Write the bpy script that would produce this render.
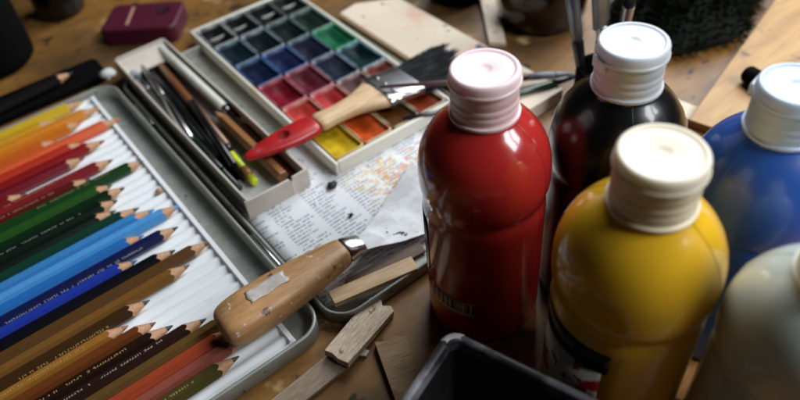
import bpy, bmesh, math, random
from mathutils import Vector, Matrix
random.seed(11)
R = math.radians
S = 0.0007                     # one drawing unit = 0.7 mm
for o in list(bpy.data.objects): bpy.data.objects.remove(o)
SC = bpy.context.scene
COL = SC.collection

# ------------------------------------------------------------------ camera
cd = bpy.data.cameras.new('camera'); cam = bpy.data.objects.new('camera', cd); COL.objects.link(cam)
cam.location = (0, 0, 400 * S)
rt = Vector((0.78111, -0.61924, -0.08005)); up = Vector((0.48490, 0.52084, 0.70256)); fw = Vector((0.39336, 0.58759, -0.70711))
cam.matrix_world = Matrix(((rt.x, up.x, -fw.x, 0), (rt.y, up.y, -fw.y, 0), (rt.z, up.z, -fw.z, 400 * S), (0, 0, 0, 1)))
cd.sensor_width = 36; cd.lens = 690 / 800 * 36
cd.clip_start = 0.005; cd.clip_end = 50
cd.dof.use_dof = True; cd.dof.focus_distance = 435 * S; cd.dof.aperture_fstop = 6.6
SC.camera = cam

# ------------------------------------------------------------------ world and window light
w = bpy.data.worlds.new('World'); SC.world = w; w.use_nodes = True
w.node_tree.nodes['Background'].inputs[0].default_value = (0.75, 0.88, 1.0, 1)
w.node_tree.nodes['Background'].inputs[1].default_value = 0.010
def window_pane(off, size, energy, az=26, el=33, dist=1.5):
    ld = bpy.data.lights.new('window_pane', 'AREA'); ld.shape = 'RECTANGLE'; ld.size, ld.size_y = size
    ld.energy = energy; ld.color = (0.93, 0.97, 1.0)
    o = bpy.data.objects.new('window_pane', ld); COL.objects.link(o)
    az, el = R(az), R(el)
    d = Vector((math.cos(az) * math.cos(el), math.sin(az) * math.cos(el), math.sin(el)))
    base = Vector((0.12, 0.24, 0.04)) + d * dist
    q = (-d).to_track_quat('-Z', 'Y')
    q = d.to_track_quat('Z', 'Y')
    o.rotation_euler = q.to_euler()
    o.location = base + q @ Vector((off, 0, 0))
window_pane(-0.16, (0.28, 0.52), 4.7, 17, 38, 0.85)
window_pane(0.16, (0.28, 0.52), 4.7, 17, 38, 0.85)
window_pane(-0.13, (0.20, 0.44), 6.0, -55, 42, 1.2)
window_pane(0.13, (0.20, 0.44), 6.0, -55, 42, 1.2)
SC.view_settings.view_transform = 'Standard'; SC.view_settings.look = 'None'
SC.view_settings.gamma = 1; SC.view_settings.exposure = -0.1

# ------------------------------------------------------------------ materials
def srgb(r, g, b):
    f = lambda c: (c / 255 / 12.92) if c / 255 <= 0.04045 else ((c / 255 + 0.055) / 1.055) ** 2.4
    return (f(r), f(g), f(b), 1)
class M:
    """small wrapper around a principled node material"""
    def __init__(s, name, col=(0.5, 0.5, 0.5, 1), rough=0.5, metal=0, **kw):
        s.m = bpy.data.materials.new(name); s.m.use_nodes = True
        s.t = s.m.node_tree; s.p = s.t.nodes['Principled BSDF']
        s.p.inputs['Base Color'].default_value = col; s.p.inputs['Roughness'].default_value = rough
        s.p.inputs['Metallic'].default_value = metal
        for k, v in kw.items(): s.p.inputs[k.replace('_', ' ')].default_value = v
        s.col = s.p.inputs['Base Color']; s.last = None; s.base = col
    def n(s, typ, **kw):
        nd = s.t.nodes.new(typ)
        for k, v in kw.items(): setattr(nd, k, v)
        return nd
    def l(s, a, b): s.t.links.new(a, b)
    def co(s, scale=(1, 1, 1), rot=(0, 0, 0)):
        tc = s.n('ShaderNodeTexCoord'); mp = s.n('ShaderNodeMapping')
        mp.inputs['Scale'].default_value = scale; mp.inputs['Rotation'].default_value = rot
        s.l(tc.outputs['Object'], mp.inputs[0]); return mp.outputs[0]
    def noise(s, scale, detail=4, vec=None, rough=0.55, dist=0):
        nd = s.n('ShaderNodeTexNoise'); nd.inputs['Scale'].default_value = scale; nd.inputs['Detail'].default_value = detail
        nd.inputs['Roughness'].default_value = rough; nd.inputs['Distortion'].default_value = dist
        s.l(vec if vec else s.co(), nd.inputs['Vector']); return nd.outputs[0]
    def ramp(s, fac, stops):
        r = s.n('ShaderNodeValToRGB'); e = r.color_ramp.elements
        while len(e) < len(stops): e.new(0.5)
        for el, (p, c) in zip(e, stops):
            el.position = p; el.color = c if isinstance(c, tuple) else (c, c, c, 1)
        s.l(fac, r.inputs[0]); return r.outputs[0]
    def mix(s, fac, b, mode='MIX'):
        """mix the colour so far with b through fac"""
        x = s.n('ShaderNodeMix', data_type='RGBA', blend_type=mode)
        if isinstance(fac, float): x.inputs[0].default_value = fac
        else: s.l(fac, x.inputs[0])
        if s.last: s.l(s.last, x.inputs[6])
        else: x.inputs[6].default_value = s.base
        if isinstance(b, tuple): x.inputs[7].default_value = b
        else: s.l(b, x.inputs[7])
        s.last = x.outputs[2]; s.l(s.last, s.col); return s
    def bump(s, h, strength=0.3, dist=0.0005):
        b = s.n('ShaderNodeBump'); b.inputs['Strength'].default_value = strength; b.inputs['Distance'].default_value = dist
        s.l(h, b.inputs['Height']); s.l(b.outputs[0], s.p.inputs['Normal']); return s
    def rgh(s, fac, lo, hi):
        r = s.n('ShaderNodeMapRange'); r.inputs[3].default_value = lo; r.inputs[4].default_value = hi
        s.l(fac, r.inputs[0]); s.l(r.outputs[0], s.p.inputs['Roughness']); return s
    def math(s, op, a, b=None, c=None):
        m = s.n('ShaderNodeMath', operation=op)
        for i, v in enumerate((a, b, c)):
            if v is None: continue
            if isinstance(v, (int, float)): m.inputs[i].default_value = v
            else: s.l(v, m.inputs[i])
        return m.outputs[0]

def wood(name, c1, c2, axis=0, scale=60, rough=0.55, stretch=9, spots=0, bump=0.25):
    m = M(name, c1, rough)
    sc = [stretch, stretch, stretch]; sc[axis] = 1
    v = m.co(tuple(sc))
    nf = m.noise(scale, 6, v, 0.65, 0.4); m.mix(m.ramp(nf, [(0.35, 0.0), (0.68, 1.0)]), c2)
    if spots:
        nn = m.noise(170, 3); m.mix(m.ramp(nn, [(0.64, 0.0), (0.70, 1.0)]), tuple(x * spots for x in c2[:3]) + (1,))
    m.bump(nf, bump, 0.0004); return m

# table
T = M('table_wood', srgb(146, 102, 46), 0.5)
v = T.co((1, 1, 1), (0, 0, R(50)))
v2 = T.co((1.2, 4, 1), (0, 0, R(28)))
T.mix(T.ramp(T.noise(22, 6, v2, 0.65, 0.6), [(0.35, 0.0), (0.7, 1.0)]), srgb(106, 72, 32))
T.mix(T.ramp(T.noise(11, 5), [(0.42, 0.0), (0.66, 0.85)]), srgb(66, 50, 32))
T.mix(T.ramp(T.noise(26, 4, T.co((1, 1, 1), (0, 0, 1.3))), [(0.62, 0.0), (0.70, 0.8)]), srgb(196, 164, 112))
T.mix(T.ramp(T.noise(60, 2, T.co((1, 1.3, 1), (0, 0, 2.1))), [(0.63, 0.0), (0.67, 0.9)]), srgb(34, 28, 24))
T.mix(T.ramp(T.noise(44, 2, T.co((1.4, 1, 1), (0, 0, .4))), [(0.71, 0.0), (0.74, 0.7)]), srgb(150, 60, 48))
nz = T.noise(120, 5); T.bump(nz, 0.25, 0.0006); T.rgh(T.noise(18, 4), 0.3, 0.65)

def plain(name, c, rough=0.5, metal=0, var=0.12, scale=120, bump=0.0, **kw):
    m = M(name, c, rough, metal, **kw)
    n = m.noise(scale, 5)
    m.mix(m.ramp(n, [(0.3, 0.0), (0.75, 1.0)]), tuple(x * (1 - var * 2) for x in c[:3]) + (1,))
    if bump: m.bump(n, bump, 0.0004)
    return m
def lacquer(name, c):
    m = plain(name, c, 0.28, var=0.06, scale=300); m.p.inputs['Coat Weight'].default_value = 0.25
    m.p.inputs['Coat Roughness'].default_value = 0.15
    return m

MT = {}
MT['tin'] = plain('tin_metal', srgb(164, 166, 158), 0.42, 0.3, 0.15, 90)
MT['tin'].mix(MT['tin'].ramp(MT['tin'].noise(260, 3), [(0.66, 0.0), (0.70, 0.9)]), srgb(60, 62, 58))
MT['tindark'] = plain('tin_inside', srgb(96, 98, 88), 0.5, 0.2, 0.2, 60)
MT['liner'] = plain('liner_plastic', srgb(236, 240, 243), 0.45, 0, 0.04, 40)
_l = MT['liner']; _l.mix(_l.ramp(_l.noise(75, 3), [(0.70, 0.0), (0.78, 0.3)]), srgb(150, 150, 150))
MT['rawwood'] = wood('pencil_raw_wood', srgb(190, 146, 110), srgb(154, 110, 76), 0, 300, 0.6, 6)
MT['handle'] = wood('handle_wood', srgb(192, 148, 100), srgb(160, 116, 72), 0, 55, 0.42, 7, bump=0.12)
_h = MT['handle']; _h.mix(_h.ramp(_h.noise(40, 4), [(0.57, 0.0), (0.70, 0.55)]), srgb(120, 86, 54))
_h.mix(_h.ramp(_h.noise(30, 5, _h.co((1, 2.4, 1), (0, 0, .2))), [(0.55, 0.0), (0.7, 0.5)]), srgb(206, 184, 160))
_h.mix(_h.ramp(_h.noise(190, 3), [(0.67, 0.0), (0.72, 0.8)]), srgb(214, 206, 196))
_h.mix(_h.ramp(_h.noise(150, 3, _h.co((1, 1.2, 1), (0.4, 0, 1))), [(0.68, 0.0), (0.72, 0.8)]), srgb(60, 38, 24))
MT['sticker'] = plain('worn_sticker', srgb(205, 196, 190), 0.35, 0, 0.18, 200)
MT['steel'] = plain('steel', srgb(190, 190, 190), 0.26, 1.0, 0.12, 150)
_s = M('blade_steel', srgb(170, 171, 174), 0.38, 0.7); MT['blade'] = _s
_s.mix(_s.ramp(_s.noise(70, 5, _s.co((1, 2, 1))), [(0.45, 0.0), (0.75, 0.4)]), srgb(120, 120, 120))
_s.mix(_s.ramp(_s.noise(200, 3), [(0.68, 0.0), (0.71, 1.0)]), srgb(50, 48, 46)); _s.mix(_s.ramp(_s.noise(40, 6, _s.co((1.5, 1, 1), (0, 0, .5)), .7), [(0.5, 0.0), (0.66, .3)]), srgb(222, 222, 220))
_s.rgh(_s.noise(90, 4), 0.42, 0.65)
MT['card'] = plain('cardboard', srgb(206, 196, 184), 0.8, 0, 0.1, 90, 0.1)
_c = MT['card']; _c.mix(_c.ramp(_c.noise(50, 3), [(0.64, 0.0), (0.74, 0.5)]), srgb(168, 104, 84))
MT['cardin'] = plain('cardboard_inside', srgb(196, 196, 196), 0.8, 0, 0.12, 70)
MT['pale'] = wood('pale_wood', srgb(214, 186, 148), srgb(186, 150, 108), 0, 60, 0.5, 8, bump=0.1)
MT['chip'] = wood('chip_wood', srgb(222, 204, 182), srgb(156, 134, 110), 0, 170, 0.75, 9, 0.5, 0.6)
MT['chipgrey'] = wood('chip_grey_wood', srgb(160, 142, 122), srgb(128, 110, 92), 0, 120, 0.75, 8, 0, 0.4)
MT['chipdark'] = wood('chip_dark_wood', srgb(184, 154, 118), srgb(140, 112, 80), 0, 120, 0.75, 8, 0, 0.4)
MT['board'] = plain('painted_board', srgb(216, 200, 178), 0.6, 0, 0.08, 30, 0.1)
_b = MT['board']
_b.mix(_b.ramp(_b.noise(24, 3), [(0.6, 0.0), (0.72, 0.7)]), srgb(214, 140, 120))
_b.mix(_b.ramp(_b.noise(55, 2, _b.co((1, 1, 1), (0, 0, 1))), [(0.68, 0.0), (0.72, 0.9)]), srgb(60, 66, 92))
_b.mix(_b.ramp(_b.noise(120, 2), [(0.70, 0.0), (0.73, 0.9)]), srgb(60, 50, 44))
MT['plank'] = wood('plank_wood', srgb(186, 146, 86), srgb(154, 112, 60), 0, 16, 0.5, 8, bump=0.1)
MT['plank'].mix(MT['plank'].ramp(MT['plank'].noise(20, 4), [(0.5, 0.0), (0.72, .6)]), srgb(140, 98, 54))
MT['plank'].mix(MT['plank'].ramp(MT['plank'].noise(70, 3), [(0.66, 0.0), (0.71, .8)]), srgb(90, 66, 44))
MT['black'] = plain('black_plastic', srgb(9, 9, 10), 0.8, 0, 0.1, 80, Specular_IOR_Level=.06)
MT['blackgloss'] = plain('black_gloss', srgb(12, 12, 13), 0.15, 0, 0.1, 80)
MT['maroon'] = plain('maroon_plastic', srgb(78, 12, 38), 0.5, 0, 0.12, 60)
MT['pot'] = plain('pot_plastic', srgb(26, 25, 24), 0.5, 0, 0.2, 60, 0.1)
_p = MT['pot']; MT['potrim'] = plain('pot_worn_rim', srgb(128, 126, 132), 0.45, 0, 0.25, 60, 0.2)
_q = MT['potrim']; _q.mix(_q.ramp(_q.noise(48, 4), [(0.44, 0.0), (0.56, 1.0)]), srgb(44, 42, 44))
MT['potchip'] = plain('pot_bare_corner', srgb(226, 220, 224), 0.6, 0, 0.15, 120, 0.2)
MT['bristle'] = M('bristle_black', srgb(13, 15, 17), 0.6, Specular_IOR_Level=.3)
MT['bristle'].mix(MT['bristle'].ramp(MT['bristle'].noise(420, 3, MT['bristle'].co((.12, 1, 1))), [(.5, 0.0), (.68, 1.0)]), srgb(66, 72, 78))
MT['gold'] = M('gold_print', srgb(160, 136, 84), 0.5)
MT['silverprint'] = M('silver_print', srgb(150, 150, 150), 0.5)

# ------------------------------------------------------------------ mesh helpers (drawing units)
def V3(x, y, z): return Vector((x, y, z))
class MB:
    def __init__(s): s.b = bmesh.new()
    def box(s, x0, x1, y0, y1, z0, z1, mi=0):
        vs = [s.b.verts.new((x, y, z)) for z in (z0, z1) for x, y in ((x0, y0), (x1, y0), (x1, y1), (x0, y1))]
        for f in ((3, 2, 1, 0), (4, 5, 6, 7), (0, 1, 5, 4), (1, 2, 6, 5), (2, 3, 7, 6), (3, 0, 4, 7)):
            s.b.faces.new([vs[i] for i in f]).material_index = mi
        return s
    def prism(s, poly, z0, z1, dz=None):
        """poly: ccw (x,y) list; dz: per-vertex offset"""
        dz = dz or [0] * len(poly)
        lo = [s.b.verts.new((x, y, z0 + d)) for (x, y), d in zip(poly, dz)]; hi = [s.b.verts.new((x, y, z1 + d)) for (x, y), d in zip(poly, dz)]
        s.b.faces.new(list(reversed(lo))); s.b.faces.new(hi); n = len(poly)
        for i in range(n): s.b.faces.new((lo[i], lo[(i + 1) % n], hi[(i + 1) % n], hi[i]))
        return s
    def lathe(s, prof, seg=48, c=(0, 0), ax=None, o=None, sq=(1, 1), phase=0):
        """prof: (r, z); round +Z, or round axis ax from o"""
        if ax is None: q = Matrix.Identity(3); o = V3(c[0], c[1], 0)
        else: q = Vector(ax).normalized().to_track_quat('Z', 'Y').to_matrix(); o = Vector(o)
        rings = []
        for r, z in prof:
            if r <= 1e-6: rings.append([s.b.verts.new(o + q @ V3(0, 0, z))])
            else: rings.append([s.b.verts.new(o + q @ V3(r * sq[0] * math.cos(phase + 2 * math.pi * i / seg), r * sq[1] * math.sin(phase + 2 * math.pi * i / seg), z)) for i in range(seg)])
        for a, b in zip(rings, rings[1:]):
            for i in range(seg):
                j = (i + 1) % seg
                if len(a) == 1 and len(b) == 1: continue
                if len(a) == 1: s.b.faces.new((a[0], b[j], b[i]))
                elif len(b) == 1: s.b.faces.new((a[i], a[j], b[0]))
                else: s.b.faces.new((a[i], a[j], b[j], b[i]))
        if len(rings[0]) > 1: s.b.faces.new(list(reversed(rings[0])))
        if len(rings[-1]) > 1: s.b.faces.new(rings[-1])
        return s
    def stick(s, a, b, r0, r1=None, seg=14, round_=0.25):
        a = Vector(a); b = Vector(b); L = (b - a).length; r1 = r0 if r1 is None else r1
        return s.lathe([(r0 * 0.8, 0), (r0, r0 * round_), (r1, L - r1 * round_), (r1 * 0.8, L)], seg, ax=b - a, o=a)
    def loft(s, secs, cap=True):
        """secs: list of equal-length vertex rings"""
        rs = [[s.b.verts.new(p) for p in ring] for ring in secs]; n = len(rs[0])
        for a, b in zip(rs, rs[1:]):
            for i in range(n): s.b.faces.new((a[i], a[(i + 1) % n], b[(i + 1) % n], b[i]))
        if cap: s.b.faces.new(list(reversed(rs[0]))); s.b.faces.new(rs[-1])
        return s
    def quad(s, *ps):
        s.b.faces.new([s.b.verts.new(p) for p in ps]); return s
    def build(s, name, mat, parent=None, loc=(0, 0, 0), rz=0, smooth=True, bevel=0, seg=2, sub=0, angle=40, rot=None):
        bmesh.ops.recalc_face_normals(s.b, faces=s.b.faces[:])
        for v in s.b.verts: v.co *= S
        me = bpy.data.meshes.new(name); s.b.to_mesh(me); s.b.free()
        o = bpy.data.objects.new(name, me); COL.objects.link(o)
        for mm in (mat if isinstance(mat, (list, tuple)) else [mat]): me.materials.append(mm.m)
        o.location = tuple(c * S for c in loc); o.rotation_euler = rot if rot else (0, 0, rz)
        if parent: o.parent = parent
        if bevel:
            m = o.modifiers.new('bevel', 'BEVEL'); m.width = bevel * S; m.segments = seg; m.limit_method = 'ANGLE'; m.angle_limit = R(35)
        if sub:
            m = o.modifiers.new('subdivision', 'SUBSURF'); m.levels = m.render_levels = sub
        if smooth:
            for p in me.polygons: p.use_smooth = True
            me.set_sharp_from_angle(angle=R(angle))
        return o
def tag(o, label, cat, group=None, kind=None):
    if label: o['label'] = label
    if cat: o['category'] = cat
    if group: o['group'] = group
    if kind: o['kind'] = kind
    return o
def thing(name, label, cat, loc=(0, 0, 0), rz=0, group=None, rot=None):
    o = bpy.data.objects.new(name, None); COL.objects.link(o); o.empty_display_size = 0.01
    o.location = tuple(c * S for c in loc); o.rotation_euler = rot if rot else (0, 0, rz)
    return tag(o, label, cat, group)
def rrect(x0, x1, y0, y1, r, n=7):
    pts = []
    for cx, cy, a0 in ((x1 - r, y0 + r, -90), (x1 - r, y1 - r, 0), (x0 + r, y1 - r, 90), (x0 + r, y0 + r, 180)):
        for i in range(n + 1):
            a = R(a0 + 90 * i / n); pts.append((cx + r * math.cos(a), cy + r * math.sin(a)))
    return pts
def tray_mesh(x0, x1, y0, y1, r, h, t, floor=1.5, flare=0):
    """open tray: rounded rectangle with a rolled rim"""
    def ring(d, z): return [V3(x, y, z) for x, y in rrect(x0 + d, x1 - d, y0 + d, y1 - d, max(r - d, 0.5))]
    m = MB()
    m.loft([ring(1.2 + flare, 0), ring(flare, 1.2), ring(0, h - 1.5), ring(0.1, h - 0.5), ring(0.6, h), ring(t - 0.6, h), ring(t - 0.1, h - .5), ring(t, h - 1.5), ring(t, floor)])
    return m

# ------------------------------------------------------------------ the table
tm = MB(); tm.box(-900, 1700, -500, 2000, -40, 0)
tag(tm.build('table', T, smooth=False), None, None, kind='structure')

# ------------------------------------------------------------------ pencil tin with its lid folded open
TX0, TX1, TY0, TY1 = -128, 105, 262, 656
tin = thing('pencil_tin', 'open flat metal pencil tin holding a ribbed white liner full of coloured pencils', 'pencil tin', ((TX0 + TX1) / 2, (TY0 + TY1) / 2, 0))
ox, oy = (TX0 + TX1) / 2, (TY0 + TY1) / 2
tray_mesh(TX0 - ox, TX1 - ox, TY0 - oy, TY1 - oy, 20, 14, 2.6).build('tray', MT['tin'], tin, angle=50)
# corrugated liner
PITCH = 10.7; PY0 = 646
m = MB(); LX0, LX1, LY0, LY1 = TX0 + 4, 84, 268, 651
ny = 36 * 10; rows = []
for i in range(ny + 1):
    y = LY0 + (LY1 - LY0) * i / ny
    ph = ((PY0 - y) / PITCH) * 2 * math.pi
    z = 5.2 + 1.9 * (.5 - .5 * math.cos(ph)) if abs(y - LY0) > 3 and abs(y - LY1) > 3 else 8.2
    rows.append((y, z))
prev = None
for y, z in rows:
    cur = [m.b.verts.new((x - ox, y - oy, zz)) for x, zz in ((LX0, 2.0), (LX0, z), (72, z), (78, z), (79.2, 9.2), (82.6, 9.2), (LX1, 2.0))]
    if prev:
        for k in range(6): m.b.faces.new((prev[k], prev[k + 1], cur[k + 1], cur[k]))
    else: m.b.faces.new(cur)
    prev = cur
m.b.faces.new(list(reversed(prev)))
m.build('ribbed_liner', MT['liner'], tin, angle=60)
# hinge knuckles between tin and lid
m = MB()
m.b.free()
for y0, y1 in ((330, 372), (560, 602)):
    m = MB(); m.stick((107.6 - ox, y0 - oy, 11), (107.6 - ox, y1 - oy, 11), 1.9); m.build('hinge', MT['steel'], tin)

LXA, LXB = 110, 338
lid = thing('tin_lid', 'folded back metal lid of the pencil tin with colour leaflet and boxes lying inside', 'tin lid', ((LXA + LXB) / 2, oy, 0))
lx = (LXA + LXB) / 2
tray_mesh(LXA - lx, LXB - lx, 259 - oy, TY1 - 2 - oy, 20, 11.5, 2.2, 1.2).build('tray', MT['tin'], lid, angle=50)

# ------------------------------------------------------------------ coloured pencils
PENCILS = [  # tip x, srgb colour, words, print
 (72, (212, 176, 40), 'lemon yellow', 0), (42, (204, 152, 34), 'golden ochre', 0), (81, (212, 134, 30), 'deep yellow orange', 0),
 (59, (206, 116, 30), 'amber orange', 0), (31, (200, 96, 34), 'dull orange', 0), (89, (220, 92, 44), 'bright coral orange', 0),
 (49, (188, 52, 30), 'vermilion', 0), (66, (140, 24, 26), 'deep red', 0), (43, (116, 16, 30), 'crimson', 0),
 (-14, (120, 26, 26), 'brick red', 1), (61, (130, 30, 36), 'rose red', 1), (36, (92, 26, 28), 'dark maroon', 1),
 (81, (22, 62, 26), 'leaf green', 1), (47, (38, 82, 28), 'grass green', 0), (55, (16, 40, 22), 'dark fir green', 0),
 (44, (14, 28, 18), 'blackish green', 2), (38, (12, 24, 18), 'black green', 0), (54, (20, 58, 44), 'bottle green', 0),
 (63, (60, 128, 190), 'sky blue', 0), (80, (78, 152, 214), 'light blue', 0), (44, (40, 110, 186), 'cerulean blue', 0),
 (69, (22, 28, 76), 'navy blue', 2), (29, (34, 56, 160), 'ultramarine blue', 0), (57, (14, 14, 24), 'blue black', 0),
 (81, (92, 62, 30), 'umber brown', 0), (59, (120, 82, 38), 'raw sienna brown', 0), (21, (62, 40, 18), 'dark olive brown', 1),
 (0, (150, 100, 40), 'yellow ochre', 1), (16, (104, 54, 24), 'red brown', 0), (25, (36, 20, 14), 'black brown', 1),
 (45, (44, 24, 18), 'dark chestnut', 2), (62, (96, 70, 34), 'olive tan', 0), (58, (158, 66, 38), 'terracotta orange', 0),
 (60, (140, 74, 62), 'dusty pink', 0), (48, (74, 66, 30), 'moss gold', 1)]
PR = 5.65
def pencil(parent, length, c, wordless_print=0, blunt=0.28, lead=None, pid=0, turn=0.0, conelen=19):
    """hexagonal pencil lying along +X, tip at x = 0"""
    seg = 36; body = lacquer('pencil_lacquer', c)
    def hexr(a): return PR * math.cos(R(30)) / math.cos(((a - turn) % R(60)) - R(30))
    ang = [2 * math.pi * i / seg + turn for i in range(seg)]
    k = conelen / PR
    edge = [-(hexr(a)) * k for a in ang]
    P = lambda x, r, a: V3(x, r * math.cos(a), r * math.sin(a))
    b = MB(); b.loft([[P(-length, hexr(a) * .9, a) for a in ang], [P(-length + .6, hexr(a), a) for a in ang], [P(e, hexr(a), a) for a, e in zip(ang, edge)]])
    b.build('painted_body', body, parent, angle=25)
    b = MB(); rl = 2.0
    b.loft([[P(e, hexr(a) * 0.995, a) for a, e in zip(ang, edge)], [P(-rl * k, rl, a) for a in ang]], cap=False)
    b.build('sharpened_wood', MT['rawwood'], parent, angle=80)
    b = MB(); lm = plain('pencil_lead', tuple(x * 0.8 for x in (lead or c)[:3]) + (1,), 0.5)
    b.loft([[P(-rl * k, rl * .995, a) for a in ang], [P(-rl * k * blunt, rl * blunt, a) for a in ang], [P(-rl * k * blunt + .5, rl * blunt * .5, a) for a in ang]])
    b.build('lead', lm, parent, angle=80)
    if wordless_print:
        # stamped lettering too fine to read: short gold strokes on one upper facet
        rng = random.Random(pid); fa = turn + R(90) + (R(30) if wordless_print == 1 else R(30)); ap = PR * math.cos(R(30)) + 0.06
        # facet normal angle nearest to straight up, tipped to the viewer
        fn = turn + R(30) + R(60) * round((R(118) - turn - R(30)) / R(60))
        nrm = V3(0, math.cos(fn), math.sin(fn)); tg = V3(0, -math.sin(fn), math.cos(fn))
        b = MB(); x = -conelen - 16
        end = -conelen - (120 if wordless_print == 2 else 78)
        while x > end:
            wdt = rng.uniform(0.9, 1.7)
            if rng.random() < 0.82:
                h = rng.uniform(.65, .9)
                pts = [nrm * ap + tg * s + V3(xx, 0, 0) for xx, s in ((x, -h), (x - .45, -h), (x - .45, h), (x, h))]
                b.quad(*pts)
                for q in range(rng.choice((1, 1, 2))):
                    s0 = rng.choice((-h, -.15, h - .4))
                    b.quad(*[nrm * (ap + .01) + tg * s + V3(xx, 0, 0) for xx, s in ((x - .45, s0), (x - wdt, s0), (x - wdt, s0 + .4), (x - .45, s0 + .4))])
            x -= wdt + 0.6
        b.build('stamped_lettering', MT['gold'] if wordless_print == 1 else MT['silverprint'], parent, smooth=False)
for i, (tx, c, words, pr) in enumerate(PENCILS):
    rng = random.Random(i * 7 + 3)
    y = PY0 - i * PITCH
    near = PENCILS[i - 1][2] if i else None
    nxt = PENCILS[i + 1][2] if i + 1 < len(PENCILS) else None
    lab = f'{words} pencil in the tin ' + (f'between the {near} and {nxt} ones' if near and nxt else ('at the far edge of the row' if not near else 'nearest the front rim'))
    t = thing('colored_pencil', lab, 'pencil', (tx, y, 5.4 + PR * .9), rng.uniform(-.004, .004), 'coloured pencils lying in the tin')
    col = srgb(*c)
    pencil(t, tx - (TX0 + 8) - rng.uniform(0, 1.5), col, pr, rng.uniform(.22, .4), None, i, R(rng.uniform(-8, 8)), rng.uniform(14.5, 19.5))

# ------------------------------------------------------------------ leaflet
PM = M('leaflet_paper', srgb(222, 226, 230), 0.75)
sep = PM.n('ShaderNodeSeparateXYZ'); tc = PM.n('ShaderNodeTexCoord'); PM.l(tc.outputs['Object'], sep.inputs[0])
U_ = PM.math('DIVIDE', sep.outputs[0], S); V_ = PM.math('DIVIDE', sep.outputs[1], S)
row = PM.math('FLOOR', PM.math('DIVIDE', V_, 3.7)); fr = PM.math('FRACT', PM.math('DIVIDE', V_, 3.7))
cmb = PM.n('ShaderNodeCombineXYZ'); PM.l(PM.math('MULTIPLY', U_, 0.62), cmb.inputs[0]); PM.l(PM.math('MULTIPLY', row, 7.37), cmb.inputs[1])
nn = PM.n('ShaderNodeTexNoise'); nn.inputs['Scale'].default_value = 1.0; nn.inputs['Detail'].default_value = 2; PM.l(cmb.outputs[0], nn.inputs['Vector'])
cm2 = PM.n('ShaderNodeCombineXYZ'); PM.l(PM.math('FLOOR', PM.math('DIVIDE', U_, 31)), cm2.inputs[0]); PM.l(PM.math('MULTIPLY', row, 1.0), cm2.inputs[1])
wn = PM.n('ShaderNodeTexWhiteNoise'); PM.l(cm2.outputs[0], wn.inputs['Vector'])
colfr = PM.math('FRACT', PM.math('DIVIDE', U_, 31))
lenm = PM.math('LESS_THAN', colfr, PM.math('ADD', PM.math('MULTIPLY', wn.outputs[0], 0.5), 0.38))
ink = PM.math('MULTIPLY', PM.math('MULTIPLY', PM.math('GREATER_THAN', nn.outputs[0], 0.44), PM.math('LESS_THAN', PM.math('ABSOLUTE', PM.math('SUBTRACT', fr, 0.5)), 0.24)), lenm)
PM.mix(PM.math('MULTIPLY', ink, 0.6), srgb(76, 80, 92))
# paint splashes on the part beside the watercolour box
def blob_mask(cx, cy, rad):
    d = PM.math('SQRT', PM.math('ADD', PM.math('POWER', PM.math('SUBTRACT', U_, cx), 2), PM.math('POWER', PM.math('SUBTRACT', V_, cy), 2)))
    return PM.math('SUBTRACT', 1.0, PM.math('MINIMUM', PM.math('DIVIDE', d, rad), 1.0))
nA = PM.noise(330, 3); nB = PM.noise(290, 3, PM.co((1, 1, 1), (0, 0, 2)))
mA = PM.ramp(PM.math('ADD', nA, PM.math('MULTIPLY', blob_mask(5, 18, 75), .30)), [(0.72, 0.0), (0.86, 0.6)])
mB = PM.ramp(PM.math('ADD', nB, PM.math('MULTIPLY', blob_mask(22, 2, 80), .34)), [(0.76, 0.0), (0.87, 0.6)])
PM.mix(mA, srgb(214, 176, 60)); PM.mix(mB, srgb(206, 110, 56))
nC = PM.noise(230, 2, PM.co((1, 1, 1), (0, 0, 1)))
PM.mix(PM.math('MULTIPLY', PM.math('GREATER_THAN', nC, 0.735), .9), srgb(50, 48, 50))
m = MB(); nx_, ny_ = 24, 20
grid = [[m.b.verts.new((-108 + 218 * i / nx_, -64 + 172 * j / ny_, 0.9 + 0.5 * math.sin(i * .5) * math.cos(j * .4))) for j in range(ny_ + 1)] for i in range(nx_ + 1)]
for i in range(nx_):
    for j in range(ny_): m.b.faces.new((grid[i][j], grid[i + 1][j], grid[i + 1][j + 1], grid[i][j + 1]))
leaf = m.build('leaflet', PM, None, (224.5, 348, 1.2))
sm = leaf.modifiers.new('thickness', 'SOLIDIFY'); sm.thickness = 0.4 * S
tag(leaf, 'white leaflet with rows of tiny print and yellow orange paint splashes in the lid', 'leaflet')

# ------------------------------------------------------------------ cardboard box with drawing tools
bx = thing('cardboard_box', 'long open pale cardboard box with torn front end holding brushes and pencils', 'box', (147.5, 535, 2.6))
def bwall(m, pts, z0, z1s, t):
    """upright wall along the polyline pts with varying top heights, thickness t to the left"""
    secs = []
    for i, (x, y) in enumerate(pts):
        a = Vector(pts[max(i - 1, 0)]); b = Vector(pts[min(i + 1, len(pts) - 1)]); d = (b - a).normalized(); n = Vector((-d.y, d.x)) * t
        secs.append([V3(x, y, z0), V3(x + n.x, y + n.y, z0), V3(x + n.x, y + n.y, z1s[i]), V3(x, y, z1s[i])])
    m.loft(secs)
m = MB(); m.box(-28, 28, -137, 138, 0, 1.2); m.build('floor', MT['cardin'], bx, bevel=.3)
m = MB(); bwall(m, [(-28.2, 140), (-28.6, 70), (-28.9, 0), (-28.4, -60), (-28.2, -139)], 0, [20, 20, 20.3, 20.2, 20], 1.8); m.build('side_wall', MT['card'], bx, bevel=.4)
m = MB(); bwall(m, [(28.2, -139), (28.6, -60), (28.8, 0), (28.2, 140)], 0, [19, 20, 20, 20], 1.8); m.build('side_wall', MT['card'], bx, bevel=.4)
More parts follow.
